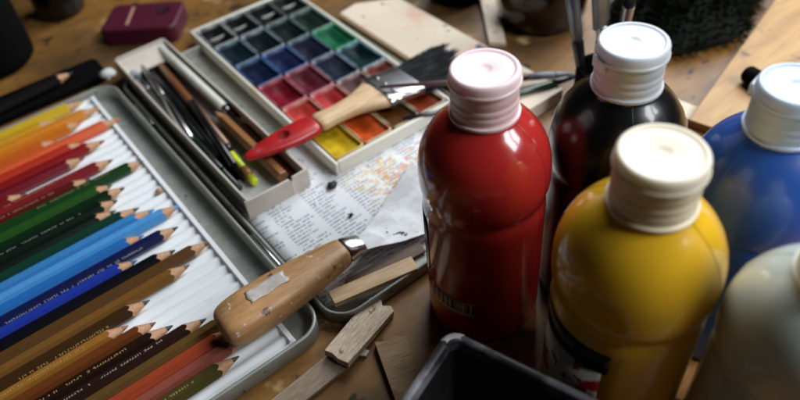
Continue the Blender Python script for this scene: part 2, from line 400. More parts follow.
m = MB(); bwall(m, [(26.2, 140.3), (-26.2, 140.3)], 0, [21, 21], 2.0); m.build('end_wall', MT['card'], bx, bevel=.4)
m = MB(); bwall(m, [(-29.8, -139.2), (-20, -139.6), (0, -139.8), (11, -139.6), (13, -140.2), (14.5, -139.4), (22, -139.8), (29.8, -139.2)], 0, [19.5, 19, 18.6, 18.2, 14.5, 18.4, 19, 18.8], 1.8)
m.build('end_wall', MT['card'], bx, bevel=.3)
# flap folded into the box at the far end
m = MB(); m.prism([(-26, 112), (26, 112), (26, 138), (-26, 138)], 0, 1.4, [11, 11, 17, 17]); m.build('end_flap', MT['card'], bx, bevel=.3)

dk_green = lacquer('lacquer_dark_green', srgb(16, 34, 26)); blk = lacquer('lacquer_black', srgb(16, 16, 18)); brn = lacquer('lacquer_brown', srgb(120, 76, 44))
tanm = lacquer('lacquer_tan', srgb(150, 106, 66)); cream = plain('cream_plastic', srgb(222, 222, 210), .35); wine = lacquer('lacquer_wine', srgb(70, 24, 24))
greyb = plain('grey_bristle', srgb(150, 158, 166), .7, 0, .2, 300); limem = plain('lime_plastic', srgb(214, 226, 40), .35); brass = plain('brass_ring', srgb(150, 104, 62), .4, .3)
BASEZ = 4.0
def stick_thing(name, label, cat, segs, mats, names, group=None):
    """segs: list of (a, b, r0, r1) lying head to tail"""
    a0 = Vector(segs[0][0]); t = thing(name, label, cat, tuple(a0), 0, group)
    for (a, b, r0, r1), mt, nm in zip(segs, mats, names):
        m = MB(); m.stick(Vector(a) - a0, Vector(b) - a0, r0, r1); m.build(nm, mt, t)
    return t
GB = 'tools lying in the cardboard box'
stick_thing('paint_brush', 'dark green brush with grey tip along the left wall of the cardboard box', 'paintbrush',
    [((127, 668, 12), (127, 645, 11), 2.5, 6.5), ((127, 645, 11), (127.5, 615, 10.5), 4, 3.6), ((127.5, 615, 10.5), (127, 428, 8), 4.2, 3.2)], [greyb, MT['steel'], dk_green], ['bristles', 'ferrule', 'handle'], GB)
stick_thing('paint_brush', 'slim brush with long silver ferrule lying across dark sticks in cardboard box', 'paintbrush',
    [((140, 664, 14), (133, 590, 15), 2.8, 2.8), ((133, 590, 15), (123, 509, 15), 3.4, 4.6), ((123.2, 509, 15), (126, 455, 14), 3.2, 2.2)], [MT['steel'], MT['steel'], blk], ['silver_stem', 'ferrule', 'handle'], GB)
stick_thing('pencil', 'brown round pencil without visible point, second stick from the cream tube in the box', 'pencil',
    [((156, 662, 10), (145, 484, 9), 4.8, 4.8), ((145, 484, 9), (144.5, 478, 9), 4.0, 3.8)], [brn, blk], ['painted_body', 'end_cap'], GB)
stick_thing('pen', 'black pen stretched along the box floor beside the brown pencil', 'pen',
    [((144, 655, 9), (134, 475, 8.5), 4.6, 4.6), ((134, 475, 8.5), (132, 440, 8), 4.0, 1.5)], [blk, MT['black']], ['barrel', 'nib'], GB)
stick_thing('pen', 'black stick pen ending beside the lime green stub in the box', 'pen',
    [((149, 560, 15.5), (136, 452, 13), 3.8, 3.8), ((136, 452, 13), (133, 430, 12), 3.2, 1.0)], [blk, MT['black']], ['barrel', 'nib'], GB)
stick_thing('tube', 'cream white thin tube lying by the right wall of cardboard box', 'tube',
    [((167, 668, 16), (168.5, 530, 14.5), 5.2, 5.2), ((168.5, 530, 14.5), (168.7, 522, 14.5), 3.8, 3.4)], [cream, MT['steel']], ['barrel', 'end_cap'], GB)
stick_thing('pencil', 'thin dark wine red pencil lying on the right side of cardboard box', 'pencil',
    [((173.3, 640, 16), (173, 515, 13), 3.0, 3.0), ((173, 515, 13), (173, 508, 13), 2.6, .8)], [wine, MT['black']], ['painted_body', 'lead'], GB)
t = thing('pencil', 'tan pencil with its sharpened point turned to the far end of the box', 'pencil', (160, 534, 13), R(90), GB)
pencil(t, 124, srgb(142, 98, 60), 0, .3, srgb(190, 180, 160), 99, 0.2)
stick_thing('crayon_stub', 'short lime green stub with brown ring lying at the front of the box', 'crayon',
    [((142, 470, 11), (141, 446, 10), 3.8, 3.8), ((141, 446, 10), (140.8, 434, 9.5), 4.3, 4.3), ((140.8, 434, 9.5), (140.6, 424, 9), 3.6, 3.4)], [limem, brass, limem], ['barrel', 'ring', 'tip'], GB)
stick_thing('pencil', 'dark reddish brown stick lying below the red brush tip in the box', 'pencil',
    [((169.5, 500, 9), (168, 408, 7), 4.2, 4.2), ((168, 408, 7), (168, 403, 7), 3.6, 3.2)], [wine, brn], ['painted_body', 'end_cap'], GB)

# ------------------------------------------------------------------ watercolour box
WX, WY, WR = 267.5, 534, R(-1.2)
wb = thing('watercolor_box', 'white plastic watercolour box with twenty four used pans of paint', 'paint box', (WX, WY, 2.4), WR)
WM = plain('watercolor_box_plastic', srgb(224, 220, 206), .4, 0, .05, 60)
WM.mix(WM.ramp(WM.noise(60, 3), [(0.6, 0.0), (0.75, 0.5)]), srgb(216, 168, 84))
hw, hh, WHT = 65, 146, 13
nc, nr = 4, 6; gx0, gy0 = -hw + 4, -hh + 5
pw, ph = (2 * hw - 8) / nc, (2 * hh - 10) / nr
m = MB()
m.box(-hw, hw, -hh, hh, 0, 2.0)
m.box(-hw, -hw + 3.4, -hh, hh, 2.0, WHT); m.box(hw - 3.4, hw, -hh, hh, 2.0, WHT)
m.box(-hw + 3.4, hw - 3.4, -hh, -hh + 4.2, 2.0, WHT); m.box(-hw + 3.4, hw - 3.4, hh - 4.2, hh, 2.0, WHT)
m.build('case', WM, wb, bevel=1.0)
PANS = {  # (row from front, column) colour; row 0 is nearest
 (0, 0): (214, 178, 30), (0, 1): (206, 84, 30), (0, 2): (96, 58, 26), (0, 3): (136, 52, 24),
 (1, 0): (196, 58, 48), (1, 1): (190, 50, 54), (1, 2): (100, 66, 66), (1, 3): (116, 44, 30),
 (2, 0): (126, 22, 38), (2, 1): (96, 34, 46), (2, 2): (30, 36, 54), (2, 3): (18, 44, 48),
 (3, 0): (18, 28, 58), (3, 1): (26, 34, 72), (3, 2): (24, 28, 46), (3, 3): (24, 100, 66),
 (4, 0): (16, 34, 44), (4, 1): (14, 26, 30), (4, 2): (18, 30, 28), (4, 3): (22, 40, 34),
 (5, 0): (22, 26, 26), (5, 1): (14, 18, 20), (5, 2): (14, 16, 16), (5, 3): (18, 18, 18)}
RIM = {(0, 0): (226, 196, 110), (0, 1): (226, 190, 150), (0, 2): (206, 184, 140), (0, 3): (214, 196, 170), (1, 0): (226, 160, 140), (1, 1): (222, 156, 150), (1, 2): (200, 170, 160), (1, 3): (206, 190, 176),
 (2, 0): (206, 110, 130), (2, 1): (196, 120, 136), (2, 2): (150, 156, 176), (2, 3): (130, 176, 190), (3, 0): (80, 116, 168), (3, 1): (100, 130, 186), (3, 2): (110, 130, 160), (3, 3): (90, 170, 130),
 (4, 0): (120, 150, 170), (4, 1): (150, 168, 176), (4, 2): (110, 134, 130), (4, 3): (110, 140, 130), (5, 0): (190, 194, 190), (5, 1): (160, 166, 166), (5, 2): (120, 128, 126), (5, 3): (110, 116, 112)}
for (r_, c_), colr in PANS.items():
    cx = gx0 + pw * (c_ + .5); cy = gy0 + ph * (r_ + .5)
    pm = plain('pan_plastic', srgb(*[int(q * .88) for q in RIM[(r_, c_)]]), .4, 0, .16, 130)
    pm.mix(pm.ramp(pm.noise(120, 3), [(0.48, 0.0), (0.64, 0.85)]), srgb(*[int(x * .85 + 18) for x in colr]))
    def ring(d, z, rr=3): return [V3(x, y, z) for x, y in rrect(-pw / 2 + d, pw / 2 - d, -ph / 2 + d, ph / 2 - d, rr, 4)]
    m = MB(); m.loft([ring(1.2, 2.1), ring(.35, 11), ring(.35, 12.6), ring(.9, 13.1), ring(1.6, 13.1), ring(2.0, 12.6), ring(3.4, 4.0, 2.4)])
    pan = m.build('paint_pan', pm, wb, (cx, cy, 0), angle=50)
    # the cake: filled to the rim at the edges, worn down in the middle
    rng = random.Random(r_ * 10 + c_); m = MB(); n = 16; wx, wy = pw / 2 - 2.9, ph / 2 - 2.9
    ux, uy, dp = rng.uniform(-.3, .3), rng.uniform(-.3, .3), rng.uniform(2.2, 6.2)
    vv = [[m.b.verts.new((wx * (2 * i / n - 1), wy * (2 * j / n - 1), 9.8 - dp * math.exp(-(((2 * i / n - 1 - ux) / .55) ** 2 + ((2 * j / n - 1 - uy) / .6) ** 2)) + rng.uniform(-.25, .25))) for j in range(n + 1)] for i in range(n + 1)]
    for i in range(n):
        for j in range(n): m.b.faces.new((vv[i][j], vv[i + 1][j], vv[i + 1][j + 1], vv[i][j + 1]))
    cm = plain('paint_cake', srgb(*colr), .5, 0, .36, 90, .3, Specular_IOR_Level=.1)
    cake = m.build('paint_cake', cm, pan, (0, 0, 0), angle=80)

# ------------------------------------------------------------------ bottles
def tint(c, k): return tuple(min(1, x * k) for x in c[:3]) + (1,)
def bottle(label, x, y, s, colr, capcol, capspin=0, rough=.2, sss=0.0, label_kind=None):
    t = thing('paint_bottle', label, 'paint bottle', (x, y, 0), 0, 'plastic bottles of poster paint')
    pm = M('bottle_' + label.split()[0], colr, rough); pm.p.inputs['IOR'].default_value = 1.45
    pm.p.inputs['Coat Weight'].default_value = 0.4 if label[:3] in ('bla', 'blu') else 0.6; pm.p.inputs['Coat Roughness'].default_value = .1
    n = pm.noise(14, 3); pm.mix(pm.ramp(n, [(0.35, 0.0), (0.75, 0.5)]), tint(colr, .78))
    pm.bump(pm.noise(22, 2), .10, .002)
    if sss: pm.p.inputs['Subsurface Weight'].default_value = sss; pm.p.inputs['Subsurface Scale'].default_value = .004; pm.p.inputs['Subsurface Radius'].default_value = (1, .6, .25)
    prof = [(0, 2), (30, 1.5), (34, 0), (36.4, 1.5), (37.6, 5), (37.8, 12), (37.7, 30), (37.6, 96), (37.7, 103), (37.3, 107), (36.3, 110.5), (36.3, 113), (37.5, 116.5), (38.8, 122), (39.1, 128), (39.0, 134),
            (38.4, 140), (37.0, 146), (34.6, 152), (31.2, 157.6), (27.2, 162.4), (23.2, 166), (20.0, 168.6), (18.4, 170.4), (18, 173), (18, 176), (0, 176)]
    m = MB(); m.lathe([(r * s, z * s) for r, z in prof], 72); m.build('body', pm, t, angle=50)
    rng = random.Random(int(x * 7)); m = MB()
    for a in (capspin + 1.2, capspin + 1.2 + math.pi):       # mould seam
        pr2 = [(r * s + .05, z * s) for r, z in prof[5:-2]]
        ca, sa = math.cos(a), math.sin(a)
        for (r0, z0), (r1, z1) in zip(pr2, pr2[1:]):
            m.quad(V3(r0 * ca - .28 * -sa, r0 * sa - .28 * ca, z0), V3(r0 * ca + .28 * -sa, r0 * sa + .28 * ca, z0), V3(r1 * ca + .28 * -sa, r1 * sa + .28 * ca, z1), V3(r1 * ca - .28 * -sa, r1 * sa - .28 * ca, z1))
    bmesh.ops.remove_doubles(m.b, verts=m.b.verts[:], dist=.01)
    sm_ = m.build('mould_seam', pm, t, angle=80); so_ = sm_.modifiers.new('thickness', 'SOLIDIFY'); so_.thickness = .25 * S; so_.offset = 0;
    cmat = M('cap_plastic', capcol, .34); cmat.p.inputs['Subsurface Weight'].default_value = .5; cmat.p.inputs['Subsurface Scale'].default_value = .004
    cmat.p.inputs['Subsurface Radius'].default_value = (1, .9, .85)
    nb = cmat.noise(70, 5); cmat.mix(cmat.ramp(cmat.noise(48, 4), [(0.52, 0.0), (0.72, .35)]), tuple(a * .75 + b * .25 for a, b in zip(capcol, colr)))
    cmat.bump(nb, .06, .0006); cmat.rgh(cmat.noise(60, 3), .25, .5)
    # lower screw collar with fine rings
    cp = [(18.2, 170.6), (19.6, 170.8), (19.7, 172.4), (18.5, 173.0)]
    z = 173.2
    while z < 186: cp += [(18.5, z), (18.2, z + .6), (18.2, z + 1.2), (18.5, z + 1.8)]; z += 4.6
    cp += [(18.4, 189.6), (17.2, 190.2), (0, 190.2)]
    kmat = M('collar_plastic', tuple(a * .86 + b * .14 for a, b in zip(capcol, colr)), .36); kmat.p.inputs['Subsurface Weight'].default_value = .3; kmat.p.inputs['Subsurface Scale'].default_value = .002
    kn_ = kmat.noise(55, 4); kmat.mix(kmat.ramp(kn_, [(0.5, 0.0), (0.72, .45)]), tuple(a * .65 + b * .35 for a, b in zip(capcol, colr)))
    m = MB(); m.lathe([(r * s, z * s) for r, z in cp], 64); cap = m.build('cap', kmat, t, angle=35)
    # hinged flip lid with dimple
    lp = [(17.4, 190.5), (19.2, 190.7), (19.6, 191.3), (19.6, 192.6), (19.0, 193.2), (18.9, 197.0), (18.5, 198.2), (17.8, 198.9), (16.9, 199.0), (16.2, 198.7), (15.6, 198.2), (14.8, 198.2), (4.4, 198.3), (3.6, 198.1), (2.6, 197.7), (0, 197.6)]
    m = MB(); m.lathe([(r * s, z * s) for r, z in lp], 64); m.build('flip_lid', cmat, cap, angle=40)
    m = MB(); hx = 19.0 * s; m.box(-1.2 * s, 1.6 * s, -5 * s, 5 * s, 186.4 * s, 193 * s)
    m.build('lid_hinge', cmat, cap, (hx * math.cos(capspin), hx * math.sin(capspin), 0), capspin, bevel=.6)
    return t
def wrap(parent, name, mat, s, a0, a1, z0, z1, lift=.25, r=37.75, n=24, zf=None):
    """a sticker bent round the bottle body"""
    m = MB(); rr = r * s + lift; prev = None
    for i in range(n + 1):
        f = i / n; a = R(a0 + (a1 - a0) * f); zb, zt = (z0, z1) if zf is None else zf(f)
        cur = [m.b.verts.new((rr * math.cos(a), rr * math.sin(a), z * s)) for z in (zb, zt)]
        if prev: m.b.faces.new((prev[0], cur[0], cur[1], prev[1]))
        prev = cur
    o = m.build(name, mat, parent, angle=60)
    so = o.modifiers.new('thickness', 'SOLIDIFY'); so.thickness = .12 * S; so.offset = -1
    return o
red = bottle('red paint bottle with pinkish white cap standing in front of the watercolour box', 204.3, 214.5, .985, srgb(172, 40, 36), srgb(242, 218, 222), R(40))
black = bottle('black paint bottle with white cap standing behind the red and yellow bottles', 275.5, 178, .985, srgb(10, 11, 12), srgb(206, 212, 220), R(160), .3)
yellow = bottle('yellow paint bottle with cream white cap beside the dark square pot', 207, 110.5, 1.025, srgb(234, 184, 40), srgb(238, 228, 206), R(30), .2, .35)
blue = bottle('blue paint bottle with bluish white cap behind the yellow bottle', 304, 104, .965, srgb(40, 82, 166), srgb(196, 212, 234), R(100), .36)
white = bottle('white paint bottle cut off by the right picture edge beside the yellow bottle', 234, 36.3, .975, srgb(222, 233, 228), srgb(240, 242, 236), R(200), .22, .3)

# printed labels (angle 0 = +X)
lab_black = M('label_black', srgb(14, 14, 15), .3)
lab_bar = M('label_barcode', srgb(196, 180, 160), .45)
sp = lab_bar.n('ShaderNodeSeparateXYZ'); tcx = lab_bar.n('ShaderNodeTexCoord'); lab_bar.l(tcx.outputs['Object'], sp.inputs[0])
ang = lab_bar.math('ARCTAN2', sp.outputs[1], sp.outputs[0]); qz = lab_bar.math('FLOOR', lab_bar.math('MULTIPLY', ang, 56))
wn2 = lab_bar.n('ShaderNodeTexWhiteNoise', noise_dimensions='1D'); lab_bar.l(qz, wn2.inputs['W'])
inz = lab_bar.math('MULTIPLY', lab_bar.math('GREATER_THAN', sp.outputs[2], 32.5 * S), lab_bar.math('LESS_THAN', sp.outputs[2], 41.5 * S))
lab_bar.mix(lab_bar.math('MULTIPLY', lab_bar.math('GREATER_THAN', wn2.outputs[0], .5), inz), srgb(40, 34, 32))
wrap(red, 'label', lab_black, .985, -232, -199, 52, 100)
wrap(red, 'barcode_sticker', lab_bar, .985, -193, -142, 30, 44)
lab_art = M('label_art', srgb(206, 200, 186), .35)
na = lab_art.noise(75, 3); lab_art.mix(lab_art.ramp(na, [(0.52, 0.0), (0.55, 1.0)]), srgb(168, 28, 50))
nb_ = lab_art.noise(95, 3, lab_art.co((1, 1, .6), (0, 0, 2))); lab_art.mix(lab_art.ramp(nb_, [(0.60, 0.0), (0.63, 1.0)]), srgb(24, 22, 24))
wrap(yellow, 'label_band', lab_black, 1.025, -238, -152, 86, 102, .3)
wrap(yellow, 'label_art', lab_art, 1.025, -238, -156, 26, 86, .25)
# small pale lettering strokes on the black band
m = MB(); rng = random.Random(5); a = -206.0; rr = 37.75 * 1.025 + .5
while a < -182:
    wd = rng.uniform(.9, 1.7)
    for (a0, a1, z0, z1) in ((a, a + .5, 93, 96.4), (a, a + wd, rng.choice((93, 94.6, 95.9)), None)):
        z1 = z1 or z0 + .5
        P = [(R(a0), z0), (R(a1), z0), (R(a1), z1), (R(a0), z1)]
        m.quad(*[V3(rr * math.cos(q), rr * math.sin(q), z * 1.025) for q, z in P])
    a += wd + .8
m.build('label_lettering', plain('label_ink_pale', srgb(190, 190, 186), .4), yellow, smooth=False)

# ------------------------------------------------------------------ filling knife with wooden handle
kn = thing('palette_knife', 'wide steel scraper with thick worn wooden handle lying across the tin rim', 'scraper', (150, 300, 15), 0)
# handle runs from x = 46 to 149; tilts down to the blade
def hsec(x, cy, cz, ry, rz, n=20, p=3.0):
    out = []
    for i in range(n):
        a = 2 * math.pi * i / n; c, s_ = math.cos(a), math.sin(a)
        out.append(V3(x - 150, cy - 300 + ry * math.copysign(abs(c) ** (2 / p), c), cz - 15 + rz * math.copysign(abs(s_) ** (2 / p), s_)))
    return out
m = MB()
prof = [(44, 2, 2), (44.4, 9, 6), (46, 13, 9), (49.5, 15.6, 11), (56, 17.2, 12.3), (70, 17.8, 12.8), (88, 17.4, 12.6), (105, 16.2, 11.8), (122, 14.2, 10.6), (138, 12, 9.4), (146, 10.6, 8.8), (148, 10, 8.4)]
secs = []
for x, ry, rz in prof:
    f = (x - 44) / 104; secs.append(hsec(x, 293.5 + 6.5 * f, 29.0 - 6.0 * f, ry, rz))
m.loft(secs); m.build('handle', MT['handle'], kn, sub=1, angle=70)
# worn sticker on top of the handle
m = MB()
def htop(x, dy):
    f = (x - 44) / 104; xs = [p[0] for p in prof]
    i = max(j for j in range(len(xs)) if xs[j] <= x); g = (x - prof[i][0]) / (prof[i + 1][0] - prof[i][0])
    ry = prof[i][1] + g * (prof[i + 1][1] - prof[i][1]); rz = prof[i][2] + g * (prof[i + 1][2] - prof[i][2])
    u = min(abs(dy) / ry, .98); return V3(x - 150, 293.5 + 6.5 * f + dy - 300, 29 - 6 * f + rz * .985 * (1 - u ** 3) ** (1 / 3) - 15 + .12)
outline = lambda i, j: (69 + 30 * i / 12 + (.7 * math.sin(j * 1.1) if i in (0, 12) else 0), -4.5 + 11 * j / 8 + (.5 * math.sin(i * .9) if j in (0, 8) else 0))
gr = [[m.b.verts.new(htop(*outline(i, j))) for j in range(9)] for i in range(13)]
for i in range(12):
    for j in range(8): m.b.faces.new((gr[i][j], gr[i + 1][j], gr[i + 1][j + 1], gr[i][j + 1]))
o = m.build('sticker', MT['sticker'], kn); so = o.modifiers.new('thickness', 'SOLIDIFY'); so.thickness = .25 * S; so.offset = 1
# ferrule
m = MB(); m.loft([hsec(147.4, 300, 23.0, 10.2, 8.3, 28, 2.2), hsec(149, 300, 23, 10.6, 8.6, 28, 2.2), hsec(155, 300, 22, 9.4, 7.4, 28, 2.2), hsec(160, 300.2, 20.4, 9.6, 6.6, 28, 2.2), hsec(162, 300.3, 20, 9.0, 6.0, 28, 2.2)])
m.build('ferrule', MT['steel'], kn, angle=50)
m = MB()
top = [(160, 293.4, 19.6), (160, 308, 19.6), (168, 310, 16), (190, 321, 8.5), (219, 337, 6.0), (250, 354, 6.0), (262, 336, 6.0), (268, 316, 6.0), (262, 296, 6.0), (232, 280, 6.0), (203, 285, 7.5), (175, 291.5, 14)]
pts = [Vector((x - 150, y - 300, z - 15)) for x, y, z in top]
# two rails from ferrule to tip, lofted as a thin steel sheet
A_ = [(160, 307), (168, 310), (190, 322), (219, 338), (252, 354)]; B_ = [(160, 293.5), (172, 292.2), (190, 288.5), (214, 283.5), (262, 274)]
Z_ = [19.8, 16.2, 10.5, 7.5, 7.0]
tv = []; bv = []
for (ax, ay), (bx_, by), z in zip(A_, B_, Z_):
    tv.append([m.b.verts.new((ax + (bx_ - ax) * k / 6 - 150, ay + (by - ay) * k / 6 - 300, z - 15 )) for k in range(7)])
    bv.append([m.b.verts.new((ax + (bx_ - ax) * k / 6 - 150, ay + (by - ay) * k / 6 - 300, z - 16.0 )) for k in range(7)])
for i in range(4):
    for k in range(6):
        m.b.faces.new((tv[i][k], tv[i + 1][k], tv[i + 1][k + 1], tv[i][k + 1])); m.b.faces.new((bv[i][k], bv[i][k + 1], bv[i + 1][k + 1], bv[i + 1][k]))
    m.b.faces.new((tv[i][0], bv[i][0], bv[i + 1][0], tv[i + 1][0])); m.b.faces.new((tv[i][6], tv[i + 1][6], bv[i + 1][6], bv[i][6]))
for k in range(6):
    m.b.faces.new((tv[0][k], tv[0][k + 1], bv[0][k + 1], bv[0][k])); m.b.faces.new((tv[4][k], bv[4][k], bv[4][k + 1], tv[4][k + 1]))
m.build('blade', MT['blade'], kn, angle=35)

# ------------------------------------------------------------------ flat brush with red handle end
fb = thing('flat_brush', 'flat paint brush with red tipped pale wooden handle lying over the watercolour box', 'paintbrush', (250, 435, 18))
def bsec(x, cy, cz, ry, rz, n=24, p=2.6):
    out = []
    for i in range(n):
        a = 2 * math.pi * i / n; c, s_ = math.cos(a), math.sin(a)
        out.append(V3(x - 250, cy - 435 + ry * math.copysign(abs(c) ** (2 / p), c), cz - 18 + rz * math.copysign(abs(s_) ** (2 / p), s_)))
    return out
def bz(x): return 29.5 - (x - 142) * .05
redp = plain('red_dip_paint', srgb(178, 32, 34), .32, 0, .15, 120)
redp.mix(redp.ramp(redp.noise(110, 4), [(0.64, 0.0), (0.70, .8)]), srgb(120, 90, 96))
pw1 = [(141, 1, 1), (142, 3, 2.4), (148, 5.6, 3.6), (160, 9, 4.6), (174, 12.0, 5.2), (188, 13.6, 5.6), (200, 13.4, 5.8), (208, 12.6, 5.8), (212.5, 11.9, 5.9)]
pw2 = [(212, 11.8, 5.85), (218, 10.8, 6), (228, 9.8, 6.2), (240, 9.6, 6.4), (252, 11.2, 6.4), (264, 15.4, 6.4), (273, 20, 6.4), (281, 23.2, 6.2), (285, 23.4, 5.8)]
def by(x): return 434 + 1.0 * (x - 142) / 140
m = MB(); m.loft([bsec(x, by(x), bz(x), a, b) for x, a, b in pw1]); h1 = m.build('dipped_end', redp, fb, sub=1, angle=70)
# hanging hole
m = MB(); m.stick((180 - 250, 434.5 - 435, bz(180) - 18 - 9), (180 - 250, 434.5 - 435, bz(180) - 18 + 9), 5.8, seg=24)
cut = m.build('hole_cutter', redp, None, (250, 435, 18)); 
bm_ = h1.modifiers.new('hole', 'BOOLEAN'); bm_.operation = 'DIFFERENCE'; bm_.object = cut
bpy.context.view_layer.update()
dg = bpy.context.evaluated_depsgraph_get(); nm_ = bpy.data.meshes.new_from_object(h1.evaluated_get(dg)); h1.modifiers.clear(); h1.data = nm_
bpy.data.objects.remove(cut)
for p in nm_.polygons: p.use_smooth = True
nm_.set_sharp_from_angle(angle=R(45))
m = MB(); m.loft([bsec(x, by(x), bz(x), a, b) for x, a, b in pw2]); m.build('handle', MT['pale'], fb, sub=1, angle=70)
m = MB(); fs = [(279, 23.6, 6.6), (281, 24, 6.9), (284, 24, 6.9), (286, 23.6, 6.6), (288, 23.8, 6.8), (291, 23.8, 6.8), (293, 23.5, 6.5), (313, 24.0, 5.4), (315, 24.4, 5.6), (317, 24.2, 5.4)]
m.loft([bsec(x, by(x), bz(x) - (0 if x < 293 else (x - 293) * .06), a, b, 28, 4) for x, a, b in fs]); fer = m.build('ferrule', MT['steel'], fb, angle=30)
m = MB()
for dy in (-12, 0, 12):
    m.lathe([(1.6, 0), (1.5, .6), (.9, 1.0), (0, 1.1)], 12, c=(0, 0), ax=(0, 0, 1), o=(289.5 - 250, by(289) - 435 + dy, bz(289) - 18 + 6.7))
m.build('nail', MT['steel'], fer)
m = MB(); rng = random.Random(3)
for k in range(1300):
    u = rng.uniform(-1, 1); vv_ = rng.uniform(-1, 1)
    x0 = 314; y0 = by(x0) + 22.5 * u; z0 = bz(x0) - 2 + 3.6 * vv_
    L = 68 + rng.uniform(-20, 8) - 12 * abs(math.sin(u * 7 + 1)); x1 = x0 + L
    y1 = y0 + u * 5 + 3 * math.sin(u * 9) + rng.uniform(-3.5, 3.5); z1 = max(z0 - 5 - 3.0 * vv_ + rng.uniform(-1, 1), 16.6)
    xm = x0 + L * .5; ym = (y0 * .55 + y1 * .45); zm = z0 * .6 + z1 * .4 + .4
    r0, r1 = .6, .25
    pr_ = None
    for (px, py, pz, rr) in ((x0, y0, z0, r0), (xm, ym, zm, r0 * .8), (x1, y1, z1, r1)):
        cur = [m.b.verts.new((px - 250, py - 435 + rr * a, pz - 18 + rr * b)) for a, b in ((1, -.6), (-1, -.6), (0, 1))]
        if pr_:
            for q in range(3): m.b.faces.new((pr_[q], pr_[(q + 1) % 3], cur[(q + 1) % 3], cur[q]))
        pr_ = cur
m.build('bristles', MT['bristle'], fb, smooth=False)

# ------------------------------------------------------------------ board behind the paint box, long brushes
bd = thing('wooden_board', 'paint spotted pale wooden board lying beyond the watercolour box', 'board', (375, 470, 0))
m = MB(); m.prism([(-32, -140), (38, -140), (36, 100), (-6, 126), (-30, 122)], 0.2, 15); m.build('painted_face', [MT['board']], bd, bevel=.9)
m = MB(); m.prism([(-34, -139), (-32.3, -139), (-30.3, 121), (-32, 121)], 0.2, 14.4); m.build('raw_edge', MT['chipdark'], bd)
mauve = lacquer('lacquer_mauve', srgb(88, 62, 66)); green = lacquer('lacquer_green', srgb(18, 62, 44))
stick_thing('paint_brush', 'mauve brown long brush handle crossing behind the red bottle cap', 'paintbrush',
    [((279, 429, 34), (395, 357, 23), 1.4, 3.6), ((395, 357, 23), (416, 344, 21.5), 3.5, 3.2), ((416, 344, 21.5), (430, 335, 20.5), 3.0, .8)], [mauve, greyb, greyb], ['handle', 'ferrule', 'bristles'])
stick_thing('paint_brush', 'dark green brush handle lying under the mauve one right of red cap', 'paintbrush',
    [((352, 358, 17.6), (408, 340, 18), 2.0, 3.4), ((408, 340, 18), (424, 335, 18), 3.2, 3.0), ((424, 335, 18), (440, 330, 18), 2.8, .6)], [green, dk_green, MT['bristle']], ['handle', 'ferrule', 'bristles'])
stick_thing('paint_brush', 'thin black brush leaning on the front edge of the watercolour box', 'paintbrush',
    [((278, 396, 17.2), (318, 381, 13), 1.9, 2.6), ((318, 381, 13), (352, 368, 9), 2.6, 2.0)], [blk, MT['black']], ['handle', 'grip'])

# ------------------------------------------------------------------ wooden scraps in front
def chip(name, label, poly, t, mat, loc, rot, group='wooden scraps on the table top'):
    """splintered flat piece: irregular ends, real thickness"""
    m = MB(); m.prism(poly, 0, t); o = m.build(name, mat, None, loc, bevel=.35, rot=rot); return tag(o, label, 'wood scrap', group)
chip('wood_scrap', 'weathered grey brown wood scrap with split grain propped on a paler strip', [(-27, -9.6), (-14, -9.9), (2, -10.2), (25, -10.4), (27.4, -6), (24.4, -1), (28.6, 3), (26.8, 10.4), (4, 10.6), (-16, 10.2), (-27.6, 9.8), (-26.6, 4), (-28, -2)], 5.6, MT['chip'], (121, 247, 2.9), (R(1), R(4.6), R(18)))
chip('wood_scrap', 'flat pale grey strip of wood lying under the weathered scrap at picture bottom', [(-50, -8), (20, -8.6), (25, 2), (21, 8.4), (-50, 8)], 3.2, MT['chipgrey'], (80, 239, .3), (0, 0, R(4)))
chip('wood_scrap', 'brown dark sided wood scrap between the weathered scrap and the dark pot', [(-10.6, 25), (-10, -26), (9.6, -25), (10.4, 22), (4, 24.4), (-3, 23)], 5.2, MT['chipdark'], (124, 207, .4), (0, 0, R(-21)))
chip('wood_scrap', 'tiny white splinter beside the top of the brown scrap', [(-5, -2.6), (4, -3.4), (6, 1), (0, 4), (-4, 2)], 2.6, MT['card'], (112, 236, .3), (0, R(4), R(-40)))
chip('wood_strip', 'pale squared wood strip lying inside the lid below the scraper blade', [(-33, -6.4), (32, -7.2), (33, 5.6), (-33, 6.4)], 4.5, MT['pale'], (152, 272, 8.4), (R(-2), 0, R(-12)), None)['category'] = 'wood strip'
chip('wood_strip', 'thin dark brown wood strip between scraper blade and pale strip', [(-28, -6), (36, -6), (36, 6), (-28, 6)], 2.6, wood('strip_dark', srgb(112, 92, 78), srgb(86, 68, 58), 0, 70), (166, 283, 2.2), (0, 0, R(-6)), None)['category'] = 'wood strip'

# crumbs of dried paint, each an irregular lump
def lump(name, label, cat, x, y, z, r, mat, group=None, flat=.6, seed=1):
    b = bmesh.new(); bmesh.ops.create_icosphere(b, subdivisions=2, radius=r); rng = random.Random(seed)
    for v in b.verts: v.co *= rng.uniform(.72, 1.2); v.co.z *= flat
    zmin = min(v.co.z for v in b.verts)
    for v in b.verts: v.co.z -= zmin
    m = MB(); m.b.free(); m.b = b
    return tag(m.build(name, mat, None, (x, y, z), angle=60), label, cat, group)
CR = 'crumbs of dried dark paint'
crm = plain('dried_paint', srgb(40, 34, 30), .7, 0, .3, 200)
lump('paint_crumb', 'largest dark crumb lying on the leaflet by the watercolour box corner', 'crumb', 189, 381, 2.6, 4.2, crm, CR, .6, 3)
lump('paint_crumb', 'small black crumb alone in the middle of the printed leaflet', 'crumb', 181, 343, 2.6, 2.0, crm, CR, .7, 4)
lump('paint_crumb', 'tiny dark crumb on the leaflet close to the scraper ferrule', 'crumb', 164, 322, 2.6, 1.7, crm, CR, .7, 5)
